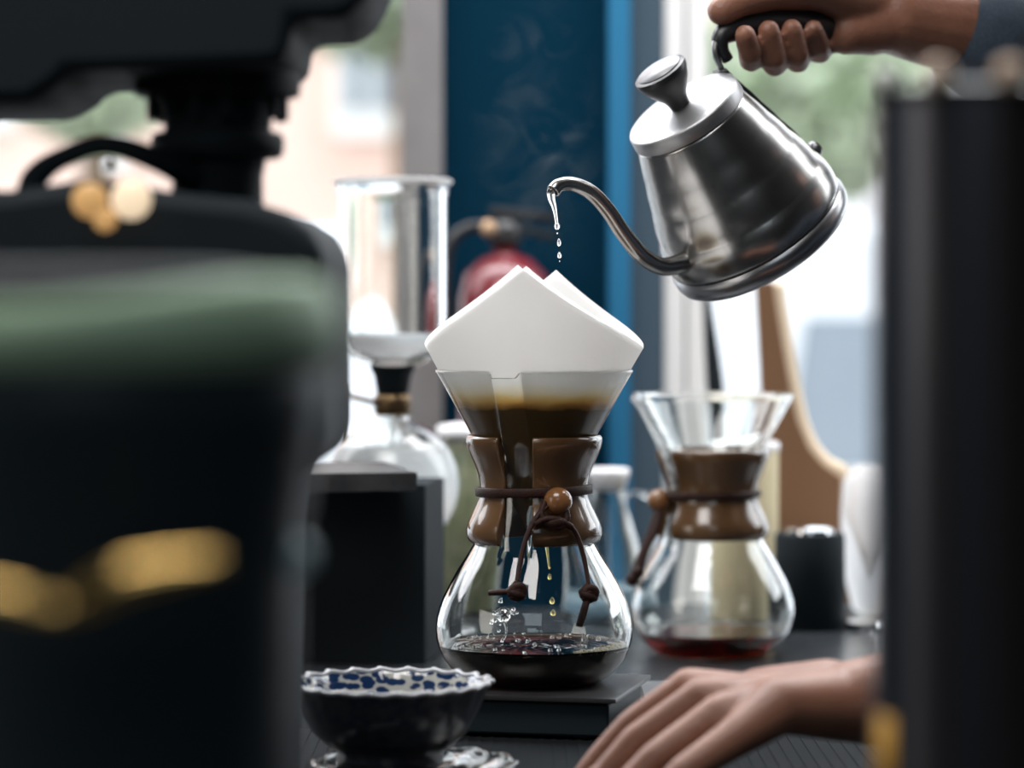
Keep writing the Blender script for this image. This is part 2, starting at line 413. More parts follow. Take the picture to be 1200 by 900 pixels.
def van(x0, x1, Y, label, flip=1):
    """side-on white van: x0..x1, near side at depth Y"""
    t = empty('parked_van', ((x0+x1)/2, Y+.9, -.98), label=label, cat='van')
    L = x1-x0; h = L/2
    body = [(-h, .30), (-h, 1.0), (-h+.10, 1.40), (-h+.22, 1.455), (h-1.5, 1.455), (h-.85, 1.05), (h-.12, .92), (h, .80), (h, .32), (h-.1, .26), (-h+.1, .26)]
    bm = bmesh.new(); prism(bm, body, 1.8, lambda u, v, d: V((u*flip, d-.9, v)))
    o = link('body', bm, M['carwhite'], t, True, 30); bevel_mod(o, .05, 3)
    for sgn in (-1, 1):
        for a, b in ((-h+.30, -h+1.25), (-h+1.32, -h+2.1)):
            bm = bmesh.new(); y = sgn*.906; prism(bm, [(a, .90), (a+.05, 1.235), (b, 1.235), (b, .90)], .012, lambda u, v, d: V((u*flip, y-.006+d, v))); link('side_window', bm, M['carglass'], t, False)
        for x in (-h+.75, h-.75):
            bm = bmesh.new(); lathe(bm, [(0, -.1), (.28, -.1), (.32, -.06), (.32, .06), (.28, .1), (.18, .1), (.16, .07), (0, .07)], 28, Matrix.Translation((x*flip, sgn*.85, .32)) @ Matrix.Rotation(-sgn*PI/2, 4, 'X'))
            link('wheel', bm, M['rubber'], t, True, 40)
        bm = bmesh.new(); box(bm, ((h-.05)*flip, sgn*.6, .75), (.12, .3, .12), bev=.02); link('head_lamp', bm, M['frost'], t, True, 30)
van(.30, 4.5, 6.5, 'white parked van seen through the window right of the second coffee maker')
van(-4.6, -.22, 7.4, 'white parked van seen through the glass siphon at left', -1)

# ------------------------------------------------------------------ pour-over coffee maker
BY = 799.0
K = 1720.0
OUT = [(0, 799), (40, 799), (66, 799), (78, 797.5), (88, 791), (98, 782), (106, 771.5), (112, 758), (115, 746), (115.6, 736), (114, 722), (111, 711), (107, 700), (101, 688), (95.5, 678),
       (90, 668), (84, 658.5), (78.5, 650), (71.5, 638), (65, 624), (58.5, 611), (52, 598), (48, 587), (46, 575), (47.5, 562), (52, 549), (59, 536), (66, 523), (73.5, 510), (84, 491), (94, 473), (104, 455), (111.5, 442), (114.3, 437)]
TH = 3.6
def glass_profile():
    o = [(r/K, (BY-y)/K) for r, y in OUT]
    inn = []
    for i, (r, z) in enumerate(o):
        a = o[max(i-1, 0)]; b = o[min(i+1, len(o)-1)]
        tx, tz = b[0]-a[0], b[1]-a[1]; l = math.hypot(tx, tz) or 1
        inn.append((max(r-tz/l*TH/K, 0), z+tx/l*TH/K))
    inn[0] = (0, o[0][1]+TH/K)
    lip = [(o[-1][0]+1.6/K, o[-1][1]+1.2/K), (o[-1][0]+1.2/K, o[-1][1]+3.2/K), (o[-1][0]-1.2/K, o[-1][1]+4.2/K), (o[-1][0]-3.6/K, o[-1][1]+3.4/K)]
    return o, lip, inn
GO, GL, GI = glass_profile()
def interp(tab, x):
    for (x0, y0), (x1, y1) in zip(tab, tab[1:]):
        if x0 <= x <= x1 or x1 <= x <= x0:
            return y0+(y1-y0)*(x-x0)/((x1-x0) or 1)
    return tab[-1][1] if abs(x-tab[-1][0]) < abs(x-tab[0][0]) else tab[0][1]
def r_inner_at(z):
    for (r0, z0), (r1, z1) in zip(GI, GI[1:]):
        if z0 <= z <= z1 and z > GI[0][1]+1e-5: return r0+(r1-r0)*(z-z0)/((z1-z0) or 1)
    return GI[-1][0]
def r_outer_at(z):
    for (r0, z0), (r1, z1) in zip(GO[3:], GO[4:]):
        if z0 <= z <= z1: return r0+(r1-r0)*(z-z0)/((z1-z0) or 1)
    return GO[-1][0]

def brewer(name, label, loc, spout_az, bead_az, fine=True, cords=True):
    """coffee maker: glass vessel, two collar halves, thong, bead."""
    t = empty(name, loc, label=label, cat='coffee maker')
    depth = [(640, 0), (632, 5), (620, 8), (600, 13), (575, 15.5), (545, 12), (515, 6.5), (480, 6), (445, 7), (430, 8)]
    def chan(r, z, a):
        y = BY-z*K
        if y > 640 or r < 20/K: return r, z
        d = (a-spout_az+PI) % (2*PI)-PI
        hw = math.asin(min(15.5/(r*K), .9))
        k = abs(d)/hw
        b = 0 if k > 1.18 else (1 if k < .82 else .5+.5*math.cos((k-.82)/.36*PI))
        r2 = r+interp(depth, y)/K*b
        z2 = z
        if y < 446: z2 = z-(446-y)/14*8/K*b*(1-.0*k)
        return r2, z2
    bm = bmesh.new(); prof = GO+GL+GI[::-1]
    lathe(bm, prof, 288 if fine else 200, fn=chan)
    link('glass_vessel', bm, M['glass'], t)
    outer = [(74.6, 509.5), (77.5, 510), (79.6, 513), (79.8, 517), (78.5, 524), (74.5, 534), (69.5, 545), (65.5, 556), (63.6, 566), (63.2, 575), (64.2, 583), (67.5, 592), (72.5, 602), (77, 611), (79.6, 619), (79.6, 626), (77.5, 632), (74, 635.5), (71.4, 635.8)]
    ys = [632+0, 620, 608, 596, 584, 572, 560, 548, 536, 524, 513]
    prof = [(r/K, (BY-y)/K) for r, y in outer]+[(r_outer_at((BY-y)/K)+1.1/K, (BY-y)/K) for y in ys]
    for k, (a, b) in enumerate(((spout_az+.265, spout_az+PI-.03), (spout_az+PI+.03, spout_az+2*PI-.265))):
        bm = bmesh.new(); lathe(bm, prof, 70, closed=True, a0=a, a1=b)
        o = link('collar_half', bm, M['collar'], t, True, 50)
        bevel_mod(o, .0012, 3, 50)
    # thong round the waist
    zs = (BY-575)/K
    bm = bmesh.new(); n = 96; rings = []
    sec = [(0, -4.6), (1.0, -5.2), (3.2, -5.2), (4.2, -4.2), (4.2, 4.2), (3.2, 5.2), (1.0, 5.2), (0, 4.6)]
    lathe(bm, [((64.6+a)/K, zs+b/K) for a, b in sec], n, closed=True, fn=lambda r, z, a: (r+.8/K*math.sin(a*3), z-2.2/K*math.cos(a-2.4)))
    link('thong', bm, M['leather'], t)
    bd = V((math.cos(bead_az)*76/K, math.sin(bead_az)*76/K, (BY-583)/K))
    bm = bmesh.new(); ball(bm, bd, 16.5/K, 4, (1, 1, 1.0)); link('bead', bm, M['bead'], t)
    return t, bd

A_SP = -PI/2-.305
main, bd = brewer('coffee_maker', 'sharp hourglass coffee maker with wooden collar and leather tie, standing on the scale', (.0151, 2.0, .0300), A_SP, -PI/2+.36)
# tie cords of the front brewer, in its own coordinates
def L(px, py, r=84):
    """point on the camera side of the brewer at radius r px"""
    x = px-626; y = -math.sqrt(max(r*r-x*x, 4)); return V((x/K, y/K, (BY-py)/K))
bm = bmesh.new()
tube(bm, [L(640, 588, 80), L(628, 600, 84), L(617, 622, 87), L(610, 648, 92), L(606, 673, 101)], .0026, 12, flat=.6)
link('cord', bm, M['leather'], main)
bm = bmesh.new()
tube(bm, [L(652, 600, 84), L(668, 612, 86), L(677, 628, 88), L(684, 655, 95), L(688, 680, 104)], .0026, 12, flat=.6)
link('cord', bm, M['leather'], main)
bm = bmesh.new()
tube(bm, [L(638, 583, 79), L(634, 596, 84), L(640, 606, 87), L(655, 612, 88), L(663, 602, 87), L(661, 588, 83)], .0022, 10)
tube(bm, [L(626, 608, 86), L(640, 602, 88), L(655, 604, 89), L(668, 612, 88)], .0024, 10)
ball(bm, L(648, 606, 86), .0055, 3, (1.4, .8, .8))
link('bow', bm, M['leather'], main)
for c, e in (((606, 683), (574, 686)), ((688, 687), (676, 724))):
    bm = bmesh.new(); r = 103
    cc = L(*c, r)
    for k in range(3):
        q = Matrix.Rotation(k*1.1+.4, 3, 'Y') @ Matrix.Rotation(k*.7, 3, 'X')
        pts = [cc+q @ V((math.cos(a)*.0045, math.sin(a)*.0035, (k-1)*.0016)) for a in [i*2*PI/12 for i in range(13)]]
        tube(bm, pts, .0028, 10, sm=2)
    ball(bm, cc, .005, 3)
    link('knot', bm, M['leather'], main)
    bm = bmesh.new(); tube(bm, [cc, cc*.5+L(*e, r+2)*.5, L(*e, r+3)], [.0030, .0031, .0029], 10, flat=.7, sm=4); link('cord_end', bm, M['leather'], main)

# filter paper
APY, SQ, SQZ = 634.0, 262.0/K, .965
PM = paper_mat((BY-446)/K, (BY-478)/K, 0)
filt = empty('paper_filter', main.location.copy(), label='white folded paper cone filter standing up out of the front coffee maker', cat='coffee filter')
def sheet(front, rot, shift, ds, dr, name='paper_sheet'):
    bm = bmesh.new(); n = 60; m = 40; g = []
    for i in range(n+1):
        th = PI/2*i/n; rho = (SQ+ds)/max(math.cos(th), math.sin(th))*(1+.022*math.sin(4*th if th < PI/4 else 2*PI-4*th))
        az = (PI+2*th) if front else 2*th
        row = []
        for j in range(m+1):
            q = rho*j/m; r = q*.5*SQZ+dr; z = q*.866
            rim = .128
            wob = .0014*math.sin(az*3+1.3)*max(0, (q-rim)/.06)
            if q > .17: r -= (q-.17)*.12        # loose points lean in a little
            a = az+rot+shift*q
            row.append(bm.verts.new(((r+wob)*math.cos(a), (r+wob)*math.sin(a)*1.0, z+(BY-APY)/K)))
        g.append(row)
    for i in range(n):
        for j in range(m): bm.faces.new((g[i][j], g[i+1][j], g[i+1][j+1], g[i][j+1]))
    bmesh.ops.remove_doubles(bm, verts=bm.verts, dist=1e-6)
    o = link(name, bm, PM, filt)
    s_ = o.modifiers.new('thick', 'SOLIDIFY'); s_.thickness = .00035; s_.offset = 0
    return o
sheet(True, -.115, 0, 0, .0006)
sheet(True, -.060, 0, -.0006, -.0002)
sheet(False, -.17, 0, -.001, .0000)
# coffee grounds in the filter
bm = bmesh.new(); zt = (BY-478)/K; za = (BY-APY)/K
rt = (zt-za)*.5/.866*SQZ-.0012
lathe(bm, [(0, za+.012), (.005, za+.012), (rt*.5, za+.5*(zt-za)), (rt, zt), (rt*.9, zt-.002), (rt*.5, zt-.004), (0, zt-.004)], 64)
link('coffee_grounds', bm, mat('wet_grounds', (.035, .016, .008), .45, bump=(250, 1)), None, loc=main.location.copy(), label='wet coffee grounds filling the paper filter of the front coffee maker', cat='coffee', kind='stuff')

# brewed coffee
def coffee(loc, ysurf, mt, label, drops=True):
    zs = (BY-ysurf)/K
    bm = bmesh.new(); prof = [(0, TH/K-.0004)]
    for r, z in GI[1:]:
        if r > .02 and z < zs: prof.append((r+.0004, z-.0002))
    re = r_inner_at(zs)+.0004
    prof.append((re, zs+.0016)); prof.append((re-.0012, zs+.0003)); prof.append((re-.003, zs))
    cx = [(V((-.020, .002, 0)), 330), (V((.012, -.004, 0)), 420)]
    for k in range(1, 60): prof.append(((re-.003)*(1-k/60), zs))
    prof.append((0, zs))
    lathe(bm, prof, 128)
    for v in bm.verts:
        if abs(v.co.z-zs) < 1e-5:
            for c, q in cx:
                d = (V((v.co.x, v.co.y, 0))-c).length
                v.co.z += .00055*math.cos(d*q*2.2)*math.exp(-d*42)*(1 if drops else 0)
            v.co.z += .00012*mn.noise(v.co*160)
    return link('brewed_coffee', bm, mt, None, loc=loc, label=label, cat='coffee')
coffee(main.location.copy(), 756.5, M['coffee'], 'dark brewed coffee rippling in the front coffee maker')
# foam bubbles: right side of the surface
zs = (BY-756.5)/K; rr_ = r_inner_at(zs)
rnd = random.Random(3)
bm = bmesh.new()
for i in range(520):
    a = rnd.uniform(-1.08, .02); r = rr_*(1-abs(rnd.gauss(0, .075)))-.0012*rnd.random()
    s_ = rnd.choice((.0005, .0007, .0009, .0012, .0015))
    if r+s_ > rr_-.0004: r = rr_-s_-.0004
    ball(bm, V((r*math.cos(a), r*math.sin(a), zs+s_*.3+.0007*rnd.random()+max(0, (r-rr_+.006))*.12)), s_, 1)
link('foam', bm, M['foam'], None, loc=main.location.copy(), label='pale tan foam bubbles on the coffee in the front coffee maker', cat='foam', kind='stuff')
bm = bmesh.new()
for i in range(34):
    a = rnd.uniform(0, 2*PI); r = rr_*.95*(rnd.random()**.5); s_ = rnd.uniform(.0006, .0016); ball(bm, V((r*math.cos(a), r*math.sin(a), zs+s_*.3)), s_, 2)
for i in range(46):
    a = rnd.uniform(0, 2*PI); s_ = rnd.uniform(.0004, .0007); r = rr_-s_-.0008; ball(bm, V((r*math.cos(a), r*math.sin(a), zs+s_*.6+.0010)), s_, 1)
link('bubbles', bm, M['water'], None, loc=main.location.copy(), label='tiny clear bubbles scattered on the dark coffee surface', cat='bubbles', kind='stuff')

# falling drops of coffee and the splash, inside
def drop_at(p, r, stretch, m, label, cat, group, name):
    bm = bmesh.new(); vs = ball(bm, V((0, 0, 0)), r, 3, (1, 1, stretch))
    for v in vs:
        if v.co.z > 0: k = v.co.z/(r*stretch); v.co.x *= 1-.35*k; v.co.y *= 1-.35*k
    return link(name, bm, m, None, loc=p, label=label, cat=cat, group=group)
amber = mat('amber_drop', (.95, .80, .35), 0, 0, 1, 1.33)
for px, py, r, st, lb in ((644, 676, .0013, 1.8, 'topmost'), (647, 704, .0018, 1.4, 'middle'), (648, 718, .0018, 1.25, 'lowest')):
    drop_at(P(px, py, 2.0), r, st, amber, lb+' of three amber coffee drops falling inside the front coffee maker', 'drop', 'coffee drops falling in the front coffee maker', 'coffee_drop')
bm = bmesh.new(); tube(bm, [P(640, 636, 2.0), P(642, 652, 2.0), P(644, 668, 2.0)], [.0012, .0009, .0006], 10, sm=4)
link('coffee_stream', bm, amber, None, label='thin amber thread of coffee dripping from the filter tip', cat='drip')
bm = bmesh.new(); c0 = P(590, 721, 1.96); rnd = random.Random(9)
ball(bm, c0, .0052, 3, (1, .6, 1))
for i in range(26):
    a = rnd.uniform(0, 2*PI); q = rnd.uniform(.003, .011); ball(bm, c0+V((math.cos(a)*q, rnd.uniform(-.002, .002), math.sin(a)*q)), rnd.uniform(.0005, .0016), 2)
tube(bm, [c0, c0+V((.002, .01, -.012)), P(588, 752, 1.975)], [.0014, .0007, .0010], 8, sm=4)
link('water_splash', bm, M['water'], None, label='clear splash of water droplets low inside the front coffee maker', cat='splash', kind='stuff')

# second brewer behind
sp2 = PI+.42
sec, bd2 = brewer('coffee_maker', 'blurred second hourglass coffee maker with wooden collar, behind the front one at right', (.1645, 2.41, .0005), sp2, PI+.08, fine=False)
bm = bmesh.new()
tube(bm, [bd2, bd2+V((-.006, -.004, -.02)), bd2+V((-.016, -.008, -.045)), bd2+V((-.022, -.008, -.066))], .0032, 12, flat=.6)
tube(bm, [bd2, bd2+V((-.002, -.012, -.018)), bd2+V((-.012, -.018, -.04)), bd2+V((-.018, -.02, -.058))], .0030, 12, flat=.6)
link('cord', bm, M['leather'], sec)
bm = bmesh.new(); ball(bm, bd2+V((-.022, -.008, -.064)), .006, 3); ball(bm, bd2+V((-.018, -.02, -.057)), .0055, 3); link('knot', bm, M['leather'], sec)
coffee(sec.location.copy(), 768, M['coffee_far'], 'reddish brown brewed coffee in the second coffee maker', False)
# its wet filter
bm = bmesh.new(); zt2 = (BY-521)/K
r2 = lambda z: (z-(BY-641)/K)*.56-.0030
lathe(bm, [(0, (BY-612)/K), (.003, (BY-612)/K), (r2((BY-575)/K), (BY-575)/K), (r2(zt2), zt2), (r2(zt2)*.9, zt2-.002), (r2(zt2)*.4, zt2-.006), (0, zt2-.007)], 64)
link('coffee_grounds', bm, mat('wet_grounds_far', (.11, .07, .035), .5, bump=(200, 1)), None, loc=sec.location.copy(), label='damp brown grounds lying in the neck of the second coffee maker', cat='coffee', kind='stuff')

# ------------------------------------------------------------------ scale under the front brewer
c = V((.0967, 2.04, 0)); e1 = V((.029, .127, 0)).normalized(); e2 = V((-e1.y, e1.x, 0))
rzs = math.atan2(e1.y, e1.x)
scl = empty('coffee_scale', (c-e1*.065+e2*.085).to_tuple(), rzs, label='black flat coffee scale with a thin top plate beneath the front coffee maker', cat='scale')
bm = bmesh.new(); box(bm, (0, 0, .0282), (.130, .170, .0032), bev=.0012); link('weighing_plate', bm, M['plate'], scl, True, 30)
bm = bmesh.new(); box(bm, (0, 0, .0145), (.118, .158, .0225), bev=.004, seg=3); link('scale_body', bm, M['blackgloss'], scl, True, 30)
for i, (x, y) in enumerate(((-.045, -.06), (-.045, .06), (.045, -.06), (.045, .06))):
    bm = bmesh.new(); lathe(bm, [(0, 0), (.007, 0), (.007, .004), (0, .004)], 20, Matrix.Translation((x, y, 0))); link('foot', bm, M['rubber'], scl, True, 40)
bm = bmesh.new(); box(bm, (.158, 2.060, .006), (.130, .170, .012), rz=0, bev=.0015)
link('metal_tray', bm, M['grey_tray'], None, True, 30, label='flat grey metal tray on the counter right of the scale', cat='tray')

bmt = empty('bar_mat', (.04, 1.73, 0), label='thin black ribbed rubber bar mat under the bowl, scale and resting hand', cat='mat')
bm = bmesh.new(); box(bm, (0, 0, .0003), (.66, .50, .0008)); link('mat_base', bm, M['mat'], bmt, False)
bm = bmesh.new()
for i in range(80): box(bm, (-.324+i*.0082, 0, .0009), (.003, .49, .0006))
link('ribs', bm, M['mat'], bmt, False, kind='stuff')

# ------------------------------------------------------------------ kettle
Kb = P(897, 288, 2.12)
ax = V((-.52, -.36, .80)).normalized()
sh = V((ax.x, ax.y, 0)).normalized(); sxp = (sh-ax*sh.dot(ax)).normalized(); syp = ax.cross(sxp)
R = Matrix((sxp, syp, ax)).transposed().to_4x4()
ket = empty('gooseneck_kettle', Kb, label='brushed steel gooseneck kettle tilted to pour above the front coffee maker', cat='kettle')
ket.rotation_euler = R.to_euler()
MW = Matrix.Translation(Kb) @ R; MI = MW.inverted(); pn = syp
def KP(px, py, off=0):      # a pixel on the kettle's middle plane, in kettle coordinates
    return MI @ on_plane(px, py, Kb+syp*off, pn)
body = [(0, 0), (.060, 0), (.066, .0008), (.0685, .003), (.0700, .007), (.0702, .0125), (.0688, .0150), (.0680, .0160)]
hh = [(.0162, .0678), (.020, .0690), (.026, .0696), (.032, .0690), (.0375, .0668), (.0405, .0648), (.0425, .0643), (.047, .0640), (.053, .0626), (.059, .0600), (.0640, .0578), (.0660, .0574), (.071, .0566), (.077, .0545), (.083, .0518), (.0865, .0508), (.091, .0502), (.098, .0478), (.105, .0446), (.110, .0428), (.112, .0424)]
hh = [(h, .55*r+.45*(hh[max(i-2, 0)][1]+hh[max(i-1, 0)][1]+r+hh[min(i+1, len(hh)-1)][1]+hh[min(i+2, len(hh)-1)][1])/5) for i, (h, r) in enumerate(hh)]
bm = bmesh.new(); lathe(bm, [(0, .0162)]+[(r, h) for h, r in hh]+[(0, .112)], 128)
link('kettle_body', bm, M['steel'], ket)
bm = bmesh.new(); lathe(bm, body+[(0, .0160)], 128); link('base_ring', bm, M['steel_dark'], ket, True, 40)
bm = bmesh.new(); lathe(bm, [(0, .1125), (.0425, .1122), (.0436, .1128), (.0438, .1140), (.0434, .1215), (.0428, .1228), (.0418, .1234), (.034, .1243), (.020, .1250), (0, .1253)], 128); lid = link('lid', bm, M['steel_lid'], ket, True, 40)
bm = bmesh.new(); lathe(bm, [(0, .1245), (.0072, .1248), (.0078, .129), (.0092, .1335), (.0130, .1385), (.0168, .1445), (.0192, .1505), (.0200, .1535), (.0196, .1554), (.0176, .1562), (0, .1568)], 64); link('knob', bm, M['black'], lid, True, 45)
bm = bmesh.new(); lathe(bm, [(0, .1567), (.0168, .1563), (.0168, .1570), (0, .1574)], 48); link('knob_disc', bm, M['satin'], lid, label='satin metal cap')
for k in range(6):
    a = 1.9+.12*k
    bm = bmesh.new(); box(bm, (math.cos(a)*.034, math.sin(a)*.034, .1243), (.0014, .0018, .0003), rz=a); link('stamped_mark', bm, M['steel_dark'], lid, False)
# spout
sp = [KP(812, 303), KP(797, 309), KP(775, 312), KP(752, 299), KP(731, 274), KP(712, 246), KP(692, 225), KP(670, 215.5), KP(655, 217), KP(648, 224)]
rs = [.0085, .0072, .0064, .0060, .0057, .0054, .0052, .0049, .0047, .0049]
bm = bmesh.new()
path = smooth_path(sp, 10); n = len(path)
def rad_at(i, tab):
    t = i/(n-1)*(len(tab)-1); k = min(int(t), len(tab)-2); return tab[k]+(tab[k+1]-tab[k])*(t-k)
tube(bm, path, [rad_at(i, rs) for i in range(n)], 28, sm=0, caps=False)
o = link('spout', bm, M['steel'], ket); s_ = o.modifiers.new('thick', 'SOLIDIFY'); s_.thickness = .0008; s_.offset = -1
T0 = (sp[1]-sp[0]).normalized()
bm = bmesh.new(); lathe(bm, [(0, -.006), (.0128, -.006), (.0118, .0005), (.0090, .0030), (.0070, .0040), (0, .004)], 40, Matrix.Translation(sp[0]) @ T0.to_track_quat('Z', 'Y').to_matrix().to_4x4()); link('spout_flange', bm, M['steel'], ket)
# strap along the back and grip
bm = bmesh.new(); back = [V((-r-.0048, 0, h)) for h, r in hh if h > .025][::-1]
tube(bm, [V((-.044, 0, .124))]+back+[V((-.0735, 0, .024))], .0080, 16, flat=.34, up=V((0, 0, 1)), sm=3)
link('handle_strap', bm, M['black'], ket)
bm = bmesh.new(); lathe(bm, [(0, -.004), (.0035, -.004), (.0035, .004), (.006, .005), (.006, .008), (0, .009)], 20, Matrix.Translation((-.0745, 0, .027)) @ Matrix.Rotation(-PI/2, 4, 'Y')); link('rivet', bm, M['steel_dark'], ket)
g = [KP(853, 70), KP(846, 58), KP(845, 44), KP(860, 33), KP(888, 27), KP(920, 26), KP(955, 30), KP(985, 36)]
bm = bmesh.new(); tube(bm, g, [.0042, .0050, .0070, .0100, .0120, .0122, .0115, .0085], 20, sm=8); link('grip', bm, M['black'], ket)
bm = bmesh.new(); tube(bm, [KP(845, 80), KP(838, 62), KP(839, 44), KP(846, 36)], [.003, .003, .003, .003], 12, flat=.6); link('bracket', bm, M['steel_dark'], ket)

# water from the spout
bm = bmesh.new(); sy = (MW @ sp[-1]).y
tube(bm, [P(651, 219, sy), P(646, 224, sy), P(646, 232, sy), P(649, 242, sy), P(651, 252, sy), P(652.5, 263, sy)], [.0016, .0030, .0026, .0017, .0012, .0011], 16)
ball(bm, P(652.6, 265, sy), .0019, 3, (1, 1, 1.3))
link('water_stream', bm, M['water'], None, label='clear ribbon of water leaving the kettle spout', cat='water')
for px, py, r, st, lb in ((653, 273, .0006, 1, 'tiny clear water drop just under the kettle water stream'), (655, 284, .0014, 2.0, 'long clear water drop midway between spout and paper filter'), (655.5, 299, .0014, 1.7, 'round clear water drop just above the paper filter'), (655.8, 306, .0004, 1.2, 'lowest tiny water drop touching the top of the paper filter')):
    drop_at(P(px, py, sy), r, st, M['water'], lb, 'drop', 'water drops under the kettle spout', 'water_drop')

# ------------------------------------------------------------------ patterned bowl in front
bowl = empty('porcelain_bowl', (P(457, 800, 1.80).x, 1.80, .006), label='small footed blue and white bowl with a scalloped rim, in front at lower left', cat='bowl')
br = .0608
def scal(r, z, a):
    k = max(0, (z-.030)/.020); s1 = math.cos(a*22)
    return r*(1+.014*k*s1), z+.0006*k*math.cos(a*22+.5)
bo = [(.030, 0), (.0325, .0), (.0328, .004), (.0318, .008), (.040, .0125), (.0475, .0195), (.0535, .030), (.0580, .041), (.0605, .0478), (.0616, .0492)]
bi = [(.0608, .0500), (.0585, .0482), (.0555, .041), (.051, .030), (.045, .0205), (.036, .0135), (.020, .0105), (0, .010)]
bm = bmesh.new(); lathe(bm, [(0, .004), (.028, .004)]+bo[:1]+bo+bi[:1], 176, fn=scal); link('outer_wall', bm, M['porcelain_shade'], bowl)
bm = bmesh.new(); lathe(bm, bi, 176, fn=scal); link('inner_wall', bm, M['porcelain'], bowl)
bm = bmesh.new()
for i in range(22):
    a = 2*PI*i/22; rr2, zz2 = scal(.0610, .0496, a); ball(bm, V((rr2*math.cos(a), rr2*math.sin(a), zz2)), .0026, 2, (1.0, 1.0, .7))
lathe(bm, [(.0600+.0016*math.cos(q), .0494+.0015*math.sin(q)) for q in [k*PI/4 for k in range(8)]], 176, closed=True, fn=scal)
link('scalloped_rim', bm, M['rimglaze'], bowl)
sau = empty('glass_saucer', (P(487, 800, 1.785).x, 1.785, 0), label='clear wavy-edged glass saucer under the patterned bowl', cat='saucer')
bm = bmesh.new(); lathe(bm, [(0, 0), (.040, 0), (.052, .0028), (.0615, .0075), (.0620, .0088), (.0605, .0090), (.051, .0050), (.039, .0026), (0, .0026)], 160, fn=lambda r, z, a: (r*(1+.02*max(0, (r-.04)/.02)*math.cos(a*12)), z+(.0010*math.cos(a*12+1) if r > .05 else 0)))
link('dish', bm, M['glass'], sau)
bm = bmesh.new(); lathe(bm, [(.0612+.0012*math.cos(q), .0085+.0010*math.sin(q)) for q in [k*PI/4 for k in range(8)]], 120, closed=True, fn=lambda r, z, a: (r*(1+.02*math.cos(a*12)), z+.001*math.cos(a*12+1))); link('rim', bm, M['glass'], sau)

# ------------------------------------------------------------------ siphon at left behind
SY = 2.52; sx = P(460, 0, SY).x; q = SY/F
zz = lambda py: H-(py-HY)*q
sip = empty('siphon_brewer', (sx, SY, 0), label='glass siphon brewer with tall upper chamber and round lower globe, left of centre', cat='siphon')
r0 = 64*q
bm = bmesh.new()
lathe(bm, [(14*q, zz(436)), (16*q, zz(430)), (40*q, zz(424)), (56*q, zz(414)), (63*q, zz(400)), (r0, zz(385)), (r0, zz(235)), (r0+1.5*q, zz(222)), (r0+4*q, zz(214)), (r0+4.5*q, zz(210)), (r0+1*q, zz(209)),
           (r0-4*q, zz(214)), (r0-6*q, zz(225)), (r0-6*q, zz(235)), (r0-6*q, zz(385)), (58*q, zz(398)), (51*q, zz(409)), (36*q, zz(418)), (12*q, zz(424)), (9*q, zz(436))], 96)
link('upper_chamber', bm, M['glass'], sip)
bm = bmesh.new(); lathe(bm, [(r0+(1.5+5*math.cos(k*PI/5))*q, zz(213)+3.5*q*math.sin(k*PI/5)) for k in range(10)], 80, closed=True); link('chamber_rim', bm, M['milk'], sip, label='thick pale rim')
bm = bmesh.new(); lathe(bm, [(0, zz(424)), (11*q, zz(424)), (35*q, zz(417.8)), (50*q, zz(408.6)), (57*q, zz(399)), (57.6*q, zz(391)), (0, zz(391))], 64); link('water_layer', bm, M['misty'], sip)
bm = bmesh.new(); lathe(bm, [(0, zz(428)), (26*q, zz(428)), (27*q, zz(431)), (22*q, zz(440)), (17*q, zz(468)), (0, zz(470))], 48); link('rubber_stopper', bm, M['blackmatt'], sip)
bm = bmesh.new(); lathe(bm, [(15*q, zz(462)), (21*q, zz(462)), (22*q, zz(468)), (22*q, zz(482)), (19*q, zz(487)), (15*q, zz(487))], 48, closed=True); link('neck_collar', bm, M['oldbrass'], sip, label='tarnished brass neck clamp')
bm = bmesh.new(); prof = [(0, zz(645))]
for k in range(1, 22):
    a = -PI/2+PI*k/23; prof.append((78*q*math.cos(a), zz(567)+78*q*math.sin(a)))
prof += [(18*q, zz(487)), (16*q, zz(470)), (13*q, zz(470)), (15*q, zz(489))]
for k in range(21, 0, -1):
    a = -PI/2+PI*k/23; prof.append((75*q*math.cos(a), zz(567)+75*q*math.sin(a)))
prof.append((0, zz(642)))
lathe(bm, prof, 96); link('lower_globe', bm, M['glass'], sip)
bm = bmesh.new(); prof = [(0, zz(642.2))]+[(75.3*q*math.cos(a), zz(567)+75.3*q*math.sin(a)) for a in [-PI/2+PI*k/23 for k in range(1, 17)]]
prof.append((0, prof[-1][1])); lathe(bm, prof, 96); link('globe_water', bm, M['misty'], sip, label='misty white water')
bm = bmesh.new(); tube(bm, [(0, 0, zz(436)), (0, 0, zz(630))], 3.5*q, 14, sm=0); link('stem_tube', bm, M['glass'], sip)
bm = bmesh.new(); tube(bm, [(-58*q, 0, .010), (-58*q, 0, zz(470)), (-54*q, 0, zz(464)), (-20*q, 0, zz(472))], 3.2*q, 16, sm=4); link('stand_post', bm, M['oldbrass'], sip)
bm = bmesh.new(); lathe(bm, [(0, 0), (.060, 0), (.062, .004), (.060, .010), (0, .012)], 64); link('stand_base', bm, M['steel_dark'], sip)
bm = bmesh.new(); lathe(bm, [(0, .0118), (.030, .0118), (.032, .020), (.024, .045), (.010, .052), (.008, .060), (0, .060)], 48); link('burner', bm, M['steel_dark'], sip)

